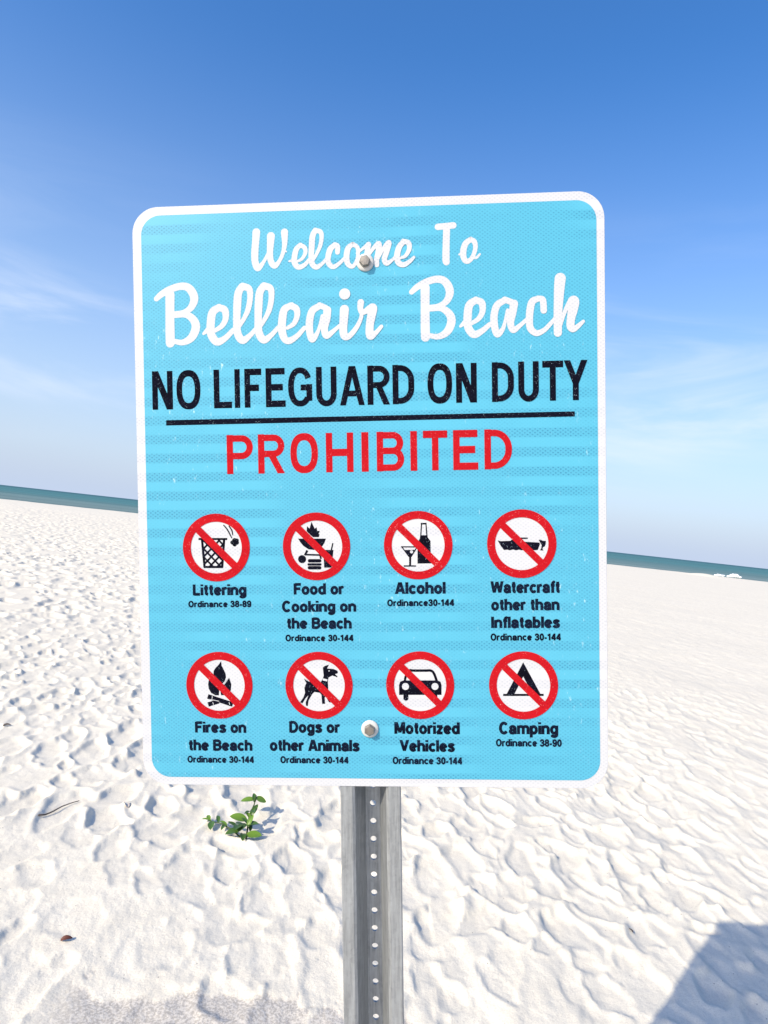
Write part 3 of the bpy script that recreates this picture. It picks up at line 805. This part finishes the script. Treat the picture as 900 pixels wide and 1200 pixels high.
Z_PRINT = 0.0004
for word, its in DATA['script'].items():
    o = part(Print(Z_PRINT).items(its).build('lettering', M_white, sign))
    o['label'] = 'white brush script lettering reading ' + word


# block capitals, drawn as strokes in each letter's own box
def arc(cx_, cy_, rx, ry, a0, a1, n=14):
    return [(cx_ + rx * math.cos(math.radians(a0 + (a1 - a0) * k / n)), cy_ + ry * math.sin(math.radians(a0 + (a1 - a0) * k / n))) for k in range(n + 1)]


def capital(pr, ch, x0, x1, y0, y1, w):
    h = w / 2
    hv = w * 1.12
    L_, R2, B_, T2 = x0 + h, x1 - h, y0 + hv / 2, y1 - hv / 2
    xm, ym = (x0 + x1) / 2, (y0 + y1) / 2

    def line(pts, ww=w):
        pr.stroke([(x, y, ww) for x, y in pts], False, False)
    if ch == 'N':
        line([(L_, y0), (L_, y1)])
        line([(R2, y0), (R2, y1)])
        pr.poly([(x0, y1), (x0, y1 - w * 0.2), (x1 - w * 1.12, y0), (x1, y0), (x1, y0 + w * 0.2), (x0 + w * 1.12, y1)])
    elif ch == 'O':
        rx = (x1 - x0) / 2
        ry = (y1 - y0) / 2 * 1.02
        n_ = 48
        o = len(pr.V)
        for sx_, sy_ in ((rx, ry), (rx - w, ry - hv)):
            for k in range(n_):
                a = 2 * math.pi * k / n_
                ca, sa = math.cos(a), math.sin(a)
                e = 2 / 2.35
                pr.V.append((xm + sx_ * math.copysign(abs(ca) ** e, ca), ym + sy_ * math.copysign(abs(sa) ** e, sa), pr.z))
        for k in range(n_):
            k2 = (k + 1) % n_
            pr.F.append((o + n_ + k, o + k, o + k2, o + n_ + k2))
        pr.step()
    elif ch == 'L':
        line([(L_, y0), (L_, y1)])
        line([(x0, B_), (x1, B_)], hv)
    elif ch == 'I':
        line([(xm, y0), (xm, y1)], x1 - x0)
    elif ch in 'FE':
        line([(L_, y0), (L_, y1)])
        line([(x0, T2), (x1 - (w * 0.1 if ch == 'E' else 0), T2)], hv)
        line([(x0, ym + w * 0.05), (x1 - w * 0.45, ym + w * 0.05)], hv)
        if ch == 'E':
            line([(x0, B_), (x1, B_)], hv)
    elif ch == 'H':
        line([(L_, y0), (L_, y1)])
        line([(R2, y0), (R2, y1)])
        line([(L_, ym), (R2, ym)], hv)
    elif ch == 'T':
        line([(xm, y0), (xm, y1)])
        line([(x0, T2), (x1, T2)], hv)
    elif ch == 'Y':
        line([(xm, y0), (xm, ym - w * 0.1)])
        pr.slant(xm, ym - w * 0.5, x0 + w * 0.56, y1, w)
        pr.slant(xm, ym - w * 0.5, x1 - w * 0.56, y1, w)
    elif ch == 'A':
        pr.slant(x0 + w * 0.52, y0, xm - w * 0.06, y1, w * 0.98)
        pr.slant(x1 - w * 0.52, y0, xm + w * 0.06, y1, w * 0.98)
        line([(x0 + w * 0.9, y0 + (y1 - y0) * 0.30), (x1 - w * 0.9, y0 + (y1 - y0) * 0.30)], w)
    elif ch == 'U':
        ry = (x1 - x0) * 0.46
        line([(L_, y1)] + arc(xm, y0 + ry + hv / 2 - w * 0.15, (R2 - L_) / 2, ry, 180, 360) + [(R2, y1)])
    elif ch == 'D':
        k = (x1 - x0) * 0.52
        line([(L_, y0), (L_, y1)])
        line([(x0, T2)] + [(x1 - h - k + q[0], q[1]) for q in arc(0, T2 - k * 1.1, k, k * 1.1, 90, 0)] +
             [(x1 - h - k + q[0], q[1]) for q in arc(0, B_ + k * 1.1, k, k * 1.1, 0, -90)] + [(x0, B_)])
    elif ch in 'PR':
        line([(L_, y0), (L_, y1)])
        yl = ym - w * (0.25 if ch == 'P' else 0.0)
        r = (T2 - yl) / 2
        line([(x0, T2)] + arc(x1 - h - r * 0.95, T2 - r, r * 0.95, r, 90, -90) + [(x0, yl)])
        if ch == 'R':
            pr.slant(xm - w * 0.05, yl, x1 - w * 0.54, y0, w * 1.02)
    elif ch == 'B':
        line([(L_, y0), (L_, y1)])
        yl = ym + w * 0.1
        r = (T2 - yl) / 2
        line([(x0, T2)] + arc(x1 - h * 1.25 - r * 0.9, T2 - r, r * 0.9, r, 90, -90) + [(x0, yl)])
        r = (yl - B_) / 2
        line([(x0, yl)] + arc(x1 - h - r * 0.9, yl - r, r * 0.9, r, 90, -90) + [(x0, B_)])
    elif ch == 'G':
        rx = (x1 - x0) / 2 - h
        ry = (y1 - y0) / 2 * 1.02 - hv / 2
        pts = []
        for k in range(25):
            a = math.radians(28 + (322 - 28) * k / 24)
            ca, sa = math.cos(a), math.sin(a)
            e = 2 / 2.3
            pts.append((xm + rx * math.copysign(abs(ca) ** e, ca), ym + ry * math.copysign(abs(sa) ** e, sa)))
        line(pts)
        line([(R2, y0 + (y1 - y0) * 0.14), (R2, ym - w * 0.1 + hv / 2)])
        line([(xm + w * 0.1, ym - w * 0.1), (x1, ym - w * 0.1)], hv * 0.9)


for key, mat, text in (('caps_black', M_black, 'black capital lettering reading NO LIFEGUARD ON DUTY'),
                       ('caps_red', M_red, 'red capital lettering reading PROHIBITED')):
    pr = Print(Z_PRINT)
    for ch, a, b, c_, d in DATA[key]['g']:
        capital(pr, ch, a / 1000, b / 1000, c_ / 1000, d / 1000, DATA[key]['w'] / 1000 * (1.07 if key == 'caps_black' else 1.0))
    o = part(pr.build('lettering', mat, sign))
    o['label'] = text
o = part(Print(Z_PRINT).items(DATA['underline']).build('underline', M_black, sign))
o['label'] = 'thick black rule under the capital heading'

# small lines of text: a narrow bold grotesque drawn as strokes (cap height 1)
def ell(cx_, cy_, rx, ry, a0=0, a1=360, n=18):
    return arc(cx_, cy_, rx, ry, a0, a1, n)


def stem(x, y0=0.0, y1=1.0):
    return [(x, y0), (x, y1)]


BOWL = (0.28, 0.365, 0.185, 0.275)
GLYPH = {
    'a': (.55, [ell(.275, .47, .17, .17, 165, 0) + [(.445, .47), (.45, 0)], ell(.265, .225, .17, .14)]),
    'b': (.56, [stem(.09), ell(*BOWL)]),
    'c': (.51, [ell(.28, .365, .19, .275, 48, 312)]),
    'd': (.56, [stem(.47), ell(*BOWL)]),
    'e': (.55, [stem(0, 0, 0) and [(.12, .365), (.44, .365)], ell(.28, .365, .19, .275, 0, 322)]),
    'f': (.33, [[(.17, 0), (.17, .78)] + ell(.31, .78, .14, .14, 180, 95, 6), [(.02, .64), (.33, .64)]]),
    'g': (.56, [[(.47, .73), (.47, -.02)] + ell(.28, -.02, .19, .16, 0, -150, 10), ell(*BOWL)]),
    'h': (.56, [stem(.09), ell(.28, .46, .19, .18, 180, 0, 12) + [(.47, 0)]]),
    'i': (.18, [stem(.09, 0, .72), stem(.09, .83, 1)]),
    'k': (.52, [stem(.09), [(.12, .30), (.43, .72)], [(.22, .44), (.46, 0)]]),
    'l': (.18, [stem(.09)]),
    'm': (.86, [stem(.09, 0, .72), ell(.26, .48, .17, .16, 180, 0, 12) + [(.43, 0)], ell(.60, .48, .17, .16, 180, 0, 12) + [(.77, 0)]]),
    'n': (.56, [stem(.09, 0, .72), ell(.28, .46, .19, .18, 180, 0, 12) + [(.47, 0)]]),
    'o': (.56, [ell(.28, .365, .19, .275)]),
    'p': (.56, [stem(.09, -.27, .72), ell(*BOWL)]),
    'r': (.36, [stem(.09, 0, .72), ell(.27, .45, .18, .19, 180, 78, 8)]),
    's': (.51, [[(.44, .52), (.40, .60), (.27, .645), (.14, .60), (.12, .50), (.20, .42), (.35, .345), (.43, .25), (.40, .14), (.27, .085), (.12, .13), (.075, .22)]]),
    't': (.33, [[(.17, .93), (.17, .20), (.20, .12), (.32, .09)], [(.02, .64), (.32, .64)]]),
    'z': (.47, [[(.03, .64), (.44, .64)], [(.40, .62), (.08, .11)], [(.03, .09), (.45, .09)]]),
    'A': (.68, [[(.08, 0), (.32, 1)], [(.60, 0), (.36, 1)], [(.15, .30), (.53, .30)]]),
    'B': (.62, [stem(.09), [(.09, .91)] + ell(.33, .72, .19, .19, 90, -90, 10) + [(.09, .53)], [(.09, .53)] + ell(.33, .31, .21, .22, 90, -90, 10) + [(.09, .09)]]),
    'C': (.65, [ell(.34, .5, .25, .42, 42, 318)]),
    'D': (.65, [stem(.09), [(.09, .91)] + ell(.27, .5, .29, .41, 90, -90, 14) + [(.09, .09)]]),
    'F': (.54, [stem(.09), [(.09, .91), (.53, .91)], [(.09, .52), (.48, .52)]]),
    'I': (.18, [stem(.09)]),
    'L': (.53, [stem(.09), [(.09, .09), (.52, .09)]]),
    'M': (.76, [stem(.09), stem(.67), [(.12, 1), (.38, .10)], [(.64, 1), (.38, .10)]]),
    'O': (.68, [ell(.34, .5, .25, .42)]),
    'V': (.64, [[(.07, 1), (.32, .04)], [(.57, 1), (.32, .04)]]),
    'W': (.92, [[(.07, 1), (.24, .04)], [(.46, .96), (.25, .04)], [(.46, .96), (.67, .04)], [(.85, 1), (.68, .04)]]),
    '0': (.52, [ell(.26, .5, .175, .41)]),
    '1': (.42, [stem(.27), [(.27, .90), (.16, .78), (.03, .72)]]),
    '3': (.52, [[(.08, .74)] + ell(.25, .71, .16, .20, 160, -90, 12) + [(.22, .51)], [(.22, .51)] + ell(.25, .30, .185, .21, 90, -165, 14)]),
    '4': (.54, [stem(.38), [(.36, .95), (.06, .32)], [(.02, .28), (.53, .28)]]),
    '8': (.52, [ell(.26, .71, .155, .20), ell(.26, .30, .18, .21)]),
    '9': (.52, [ell(.26, .66, .175, .25), [(.435, .66), (.43, .40)] + ell(.25, .30, .18, .215, 20, -160, 10)]),
    '-': (.30, [[(.02, .34), (.28, .34)]]),
}
for (s, xa, xb, yb, yt, bigf) in DATA['text']:
    track = 0.050
    total = sum((0.26 if ch == ' ' else GLYPH[ch][0]) + track for ch in s) - track
    kx, ky = (xb - xa) / 1000 / total, (yt - yb) / 1000
    wst = (kx * 0.5 + ky * 0.5) * (0.235 if bigf else 0.225)
    pr = Print(Z_PRINT)
    x = xa / 1000
    for ch in s:
        if ch == ' ':
            x += (0.26 + track) * kx
            continue
        wd, strokes = GLYPH[ch]
        for st_ in strokes:
            if len(st_) == 2 and st_[0][0] != st_[1][0] and abs(st_[0][1] - st_[1][1]) * ky > 0.8 * abs(st_[0][0] - st_[1][0]) * kx:
                (ax_, ay_), (bx2, by2) = st_
                pr.slant(x + ax_ * kx, yb / 1000 + ay_ * ky, x + bx2 * kx, yb / 1000 + by2 * ky, wst)
                continue
            pr.stroke([(x + px_ * kx, yb / 1000 + py_ * ky, wst) for px_, py_ in st_], False, False)
        x += (wd + track) * kx
    o = part(pr.build('lettering', M_navy, sign))
    o['label'] = 'small black lettering reading ' + s

names = dict(litter='waste basket', bbq='barbecue and burger', alc='bottle and cocktail glass', boat='motor boat',
             fire='campfire', dog='dog', car='car', tent='tent')
for pc in DATA['pics']:
    x, y = pc['c'][0] / 1000, pc['c'][1] / 1000
    R, r, w = pc['R'] / 1000, pc['r'] / 1000, pc['w'] / 1000
    pr = Print(Z_PRINT)
    pr.disc(x, y, (R + r) / 2, 64)
    disc = part(pr.build('pictogram', M_white, sign))
    disc['label'] = 'round no ' + names[pc['name']] + ' pictogram, black on white with red ring and bar'
    pr = Print(Z_PRINT + 0.00008).items(pc['black'])
    pr.build('symbol', M_black, disc)
    for it in pc['white']:
        pr = Print(Z_PRINT + 0.0004).items([it])
        pr.build('headlight_mark' if pc['name'] == 'car' else 'symbol_detail', M_white, disc)
    pr = Print(Z_PRINT + 0.0005)
    pr.ring(x, y, r, R)
    q = (r + (R - r) * 0.4) * 0.7071
    pr.stroke([(x - q, y + q * 1.0, w), (x + q, y - q, w)], False, False)
    pr.build('prohibition_ring', M_red, disc)


# bolts
def lathe(profile, n=28):
    V, F_ = [], []
    for (r, z) in profile:
        for k in range(n):
            a = 2 * math.pi * k / n
            V.append((r * math.cos(a), r * math.sin(a), z))
    for i_ in range(len(profile) - 1):
        for k in range(n):
            k2 = (k + 1) % n
            F_.append((i_ * n + k, i_ * n + k2, (i_ + 1) * n + k2, (i_ + 1) * n + k))
    F_.append(tuple(range((len(profile) - 1) * n, len(profile) * n)))
    return V, F_


for bx_, by_, turn in ((0.0001, 0.2995, 12), (-0.0021, -0.3036, 27)):
    V, F_ = lathe([(0.0112, 0.0003), (0.0114, 0.0016), (0.0106, 0.0026), (0.0085, 0.0036), (0.0078, 0.0036)], 32)
    wsh = mesh_obj('washer', V, F_, M_washer, sign, smooth=True)
    wsh.location = SH + Vector((bx_, by_, 0))
    V, F_ = [], []
    prof = [(0.0072, 0.0037), (0.0072, 0.0083), (0.0062, 0.0094), (0.0025, 0.0096)]
    for r, z in prof:
        for k in range(6):
            a = math.radians(60 * k + turn)
            V.append((r * math.cos(a), r * math.sin(a), z))
    for i_ in range(3):
        for k in range(6):
            k2 = (k + 1) % 6
            F_.append((i_ * 6 + k, i_ * 6 + k2, i_ * 6 + 6 + k2, i_ * 6 + 6 + k))
    F_.append(tuple(range(18, 24)))
    b_ = mesh_obj('bolt', V, F_, M_bolt, sign)
    b_.location = SH + Vector((bx_, by_, 0))

# perforated channel post, open side towards the face
PX = -0.0027
pitch_h = 0.0249
hole_r = 0.0043
dz = 0.041
xo, xi_, xw = 0.0386, 0.0236, 0.0108
z0 = -TH - 0.0006
y_top = 0.362
y_bot = base_local.y - 0.35
ncell = int((y_top - y_bot) / pitch_h)
bm = bmesh.new()
angs = []
n16 = 20
for k in range(n16):
    angs.append(2 * math.pi * k / n16)
hw, hh = xw, pitch_h / 2
corner = math.atan2(hh, hw)
angs += [corner, math.pi - corner, math.pi + corner, 2 * math.pi - corner]
angs = sorted(angs)


def tr(y):            # the post runs very slightly off the panel's own axis
    return PX - 0.0


for cidx in range(ncell):
    yc = y_top - (cidx + 0.5) * pitch_h
    ring_i, ring_o = [], []
    for a in angs:
        ca, sa = math.cos(a), math.sin(a)
        t = min(hw / abs(ca) if abs(ca) > 1e-9 else 1e9, hh / abs(sa) if abs(sa) > 1e-9 else 1e9)
        ring_i.append(bm.verts.new((PX + hole_r * ca, yc + hole_r * sa, z0 - dz)))
        ring_o.append(bm.verts.new((PX + t * ca, yc + t * sa, z0 - dz)))
    for k in range(len(angs)):
        k2 = (k + 1) % len(angs)
        bm.faces.new((ring_i[k], ring_o[k], ring_o[k2], ring_i[k2]))
bmesh.ops.remove_doubles(bm, verts=bm.verts, dist=1e-5)
y_end = y_top - ncell * pitch_h
for sgn in (-1, 1):
    prof = [(xw, z0 - dz), (xw + 0.0012, z0 - dz + 0.002), (xi_ - 0.0016, z0 - 0.0022), (xi_ + 0.0012, z0), (xo - 0.001, z0), (xo, z0 - 0.0015)]
    prev = None
    for (px_, pz_) in prof:
        a = bm.verts.new((PX + sgn * px_, y_top, pz_))
        b = bm.verts.new((PX + sgn * px_, y_end, pz_))
        if prev:
            f = (prev[0], a, b, prev[1]) if sgn < 0 else (prev[0], prev[1], b, a)
            bm.faces.new(f)
        prev = (a, b)
bmesh.ops.remove_doubles(bm, verts=bm.verts, dist=1e-6)
bmesh.ops.recalc_face_normals(bm, faces=bm.faces)
me = bpy.data.meshes.new('sign_post')
bm.to_mesh(me)
bm.free()
me.materials.append(M_galv)
post = part(link(bpy.data.objects.new('sign_post', me), sign))
sol = post.modifiers.new('thickness', 'SOLIDIFY')
sol.thickness = 0.0032
sol.offset = 0
sol.use_even_offset = True
post['label'] = 'galvanised steel channel post with a row of round holes'


# ------------------------------------------------------------------ small things on the sand
def leaf_mesh(name, length, width, fold=0.25, curl=0.2, n=7):
    V, F_ = [], []
    for k in range(n + 1):
        t = k / n
        wd = width * 0.5 * (math.sin(math.pi * min(1, t * 0.93 + 0.05)) ** 0.62) * (1 - 0.28 * t)
        if k == n:
            wd = 0.0008
        z = -curl * length * (t - 0.35) ** 2
        for s_ in (-1, -0.5, 0, 0.5, 1):
            V.append((s_ * wd, t * length, z + fold * abs(s_) * wd))
    for k in range(n):
        for q in range(4):
            a = k * 5 + q
            F_.append((a, a + 1, a + 6, a + 5))
    me = bpy.data.meshes.new(name)
    me.from_pydata(V, [], F_)
    me.polygons.foreach_set('use_smooth', [True] * len(F_))
    return me


def tube(name, pts, mat, parent, n=7):
    """pts: (x, y, z, r)"""
    V, F_ = [], []
    for i_, p_ in enumerate(pts):
        a = Vector(pts[max(0, i_ - 1)][:3])
        b = Vector(pts[min(len(pts) - 1, i_ + 1)][:3])
        d = (b - a).normalized()
        s_ = d.cross(Vector((0.13, 0.2, 1))).normalized()
        t_ = d.cross(s_)
        for k in range(n):
            an = 2 * math.pi * k / n
            q = Vector(p_[:3]) + (s_ * math.cos(an) + t_ * math.sin(an)) * p_[3]
            V.append(q)
    for i_ in range(len(pts) - 1):
        for k in range(n):
            k2 = (k + 1) % n
            F_.append((i_ * n + k, i_ * n + k2, i_ * n + n + k2, i_ * n + n + k))
    F_.append(tuple(range(n - 1, -1, -1)))
    F_.append(tuple(range((len(pts) - 1) * n, len(pts) * n)))
    return mesh_obj(name, V, F_, mat, parent, smooth=True)


PBX, PBY = -0.545, 3.32
plant = bpy.data.objects.new('beach_seedling', None)
plant.location = (PBX, PBY, ground_z(PBX, PBY))
link(plant)
tag(plant, 'small green sprouting plant with rounded leaves on the white sand left of the post', 'plant')
tube('stem', [(0.02, -0.02, -0.02, .005), (0.012, 0.05, 0.03, .0045), (0.0, 0.13, 0.06, .004), (0.008, 0.21, 0.085, .0035), (0.006, 0.26, 0.115, .0025)], M_stem, plant)
tube('stem', [(0.01, 0.0, -0.01, .0045), (-0.06, 0.03, 0.022, .004), (-0.13, 0.07, 0.03, .003), (-0.205, 0.08, 0.035, .002)], M_stem, plant)
lf_a, lf_b, lf_c = leaf_mesh('leaf', 1, 0.62), leaf_mesh('leaf_narrow', 1, 0.48, 0.35, 0.35), leaf_mesh('leaf_broad', 1, 0.74, 0.15, 0.1)
for me_ in (lf_a, lf_b, lf_c):
    me_.materials.append(M_leaf)
# x, y, z, length, heading, lift, roll, mesh, old
LV = [(0.002, 0.24, 0.100, 0.070, 100, -5, -15, lf_a, 0), (0.008, 0.25, 0.105, 0.060, -75, -20, 25, lf_c, 0),
      (0.006, 0.23, 0.09, 0.055, 20, 35, 0, lf_b, 1), (0.004, 0.17, 0.075, 0.070, -160, 20, 20, lf_b, 1),
      (0.006, 0.13, 0.06, 0.065, -35, 45, 30, lf_b, 1), (-0.005, 0.09, 0.055, 0.085, 95, 12, -25, lf_a, 0),
      (0.0, 0.06, 0.05, 0.080, 150, -10, 0, lf_a, 1), (0.01, 0.04, 0.045, 0.065, -60, 10, 0, lf_b, 1),
      (0.02, -0.01, 0.03, 0.075, -95, 5, 15, lf_c, 0), (0.0, 0.0, 0.03, 0.070, -170, 5, -10, lf_b, 1),
      (-0.02, 0.02, 0.035, 0.075, 120, -5, -10, lf_a, 1), (0.015, 0.03, 0.05, 0.060, -20, 50, 0, lf_b, 0),
      (0.01, 0.02, 0.06, 0.075, 140, 25, 0, lf_c, 1), (0.0, 0.05, 0.05, 0.07, -110, 20, 10, lf_a, 1), (-0.03, 0.05, 0.045, 0.07, 170, 10, 0, lf_a, 1), (0.02, 0.05, 0.045, 0.06, 60, 30, 0, lf_b, 1),
      (-0.01, 0.0, 0.02, 0.05, 200, 5, 0, lf_b, 1), (0.03, 0.03, 0.03, 0.045, 10, 20, 0, lf_b, 1), (0.012, 0.10, 0.06, 0.05, 40, 20, 0, lf_b, 0), (-0.05, 0.03, 0.03, 0.045, -150, 10, 0, lf_b, 1), (-0.05, 0.06, 0.03, 0.05, 80, 20, 0, lf_a, 1), (0.0, 0.16, 0.07, 0.045, 150, 10, 0, lf_b, 1),
      (-0.10, 0.055, 0.03, 0.052, 60, 15, 0, lf_b, 0), (-0.11, 0.06, 0.032, 0.045, 170, 0, 0, lf_b, 1),
      (-0.15, 0.075, 0.034, 0.050, 20, 20, 0, lf_b, 1), (-0.19, 0.08, 0.036, 0.052, 80, 5, 0, lf_b, 0),
      (-0.185, 0.075, 0.036, 0.062, 190, -8, 15, lf_a, 1), (-0.2, 0.085, 0.036, 0.048, 30, 10, -10, lf_b, 0)]
for (x, y, z, ln, hd, lift, rl, me_, old) in LV:
    o = bpy.data.objects.new('leaf', me_)
    link(o, plant)
    o.location = (x, y, z)
    o.scale = (ln * 1.08,) * 3
    o.rotation_mode = 'XYZ'
    o.rotation_euler = (Matrix.Rotation(math.radians(hd), 3, 'Z') @ Matrix.Rotation(math.radians(lift), 3, 'X') @ Matrix.Rotation(math.radians(rl), 3, 'Y')).to_euler()
    if old:
        o.material_slots[0].link = 'OBJECT'
        o.material_slots[0].material = M_leaf_old

x0, y0, x1, y1 = -1.60, 3.296, -1.503, 3.525
pts = []
for k in range(9):
    t = k / 8
    x, y = x0 + (x1 - x0) * t, y0 + (y1 - y0) * t
    x += 0.008 * math.sin(t * 7)
    pts.append((x - x0, y - y0, ground_z(x, y) - ground_z(x0, y0) + 0.008 + 0.006 * math.sin(t * 3.1), 0.0042 - 0.002 * t))
st = tube('driftwood_stick', pts, M_wood, None)
st.location = (x0, y0, ground_z(x0, y0))
tag(st, 'thin grey stick lying on trodden sand left of the green plant', 'stick')


def flake(name, x, y, ln, wd, hd, mat, label, cat, lift=14):
    me_ = leaf_mesh(name, ln, wd, 0.5, 0.6)
    me_.materials.append(mat)
    o = link(bpy.data.objects.new(name, me_))
    o.location = (x, y, ground_z(x, y) + 0.008)
    o.rotation_euler = (math.radians(lift), math.radians(18), math.radians(hd))
    sl = o.modifiers.new('thickness', 'SOLIDIFY')
    sl.thickness = 0.0015
    return tag(o, label, cat)


flake('fallen_leaf', -1.03, 2.405, 0.040, 0.020, -65, M_dry, 'curled reddish brown dead leaf on the smooth sand at lower left', 'leaf')
flake('seaweed_scrap', -2.49, 4.46, 0.05, 0.02, -60, M_wood, 'dark scrap of dry seaweed on the sand at the left edge', 'seaweed')
flake('seaweed_scrap', 1.312, 2.86, 0.035, 0.010, 20, M_wood, 'tiny dark weed scrap just beside the blue sign shadow', 'seaweed', 5)
flake('broken_shell', -1.22, 3.50, 0.06, 0.045, 40, M_shell, 'flat beige broken shell beside the grey stick', 'shell', 6)
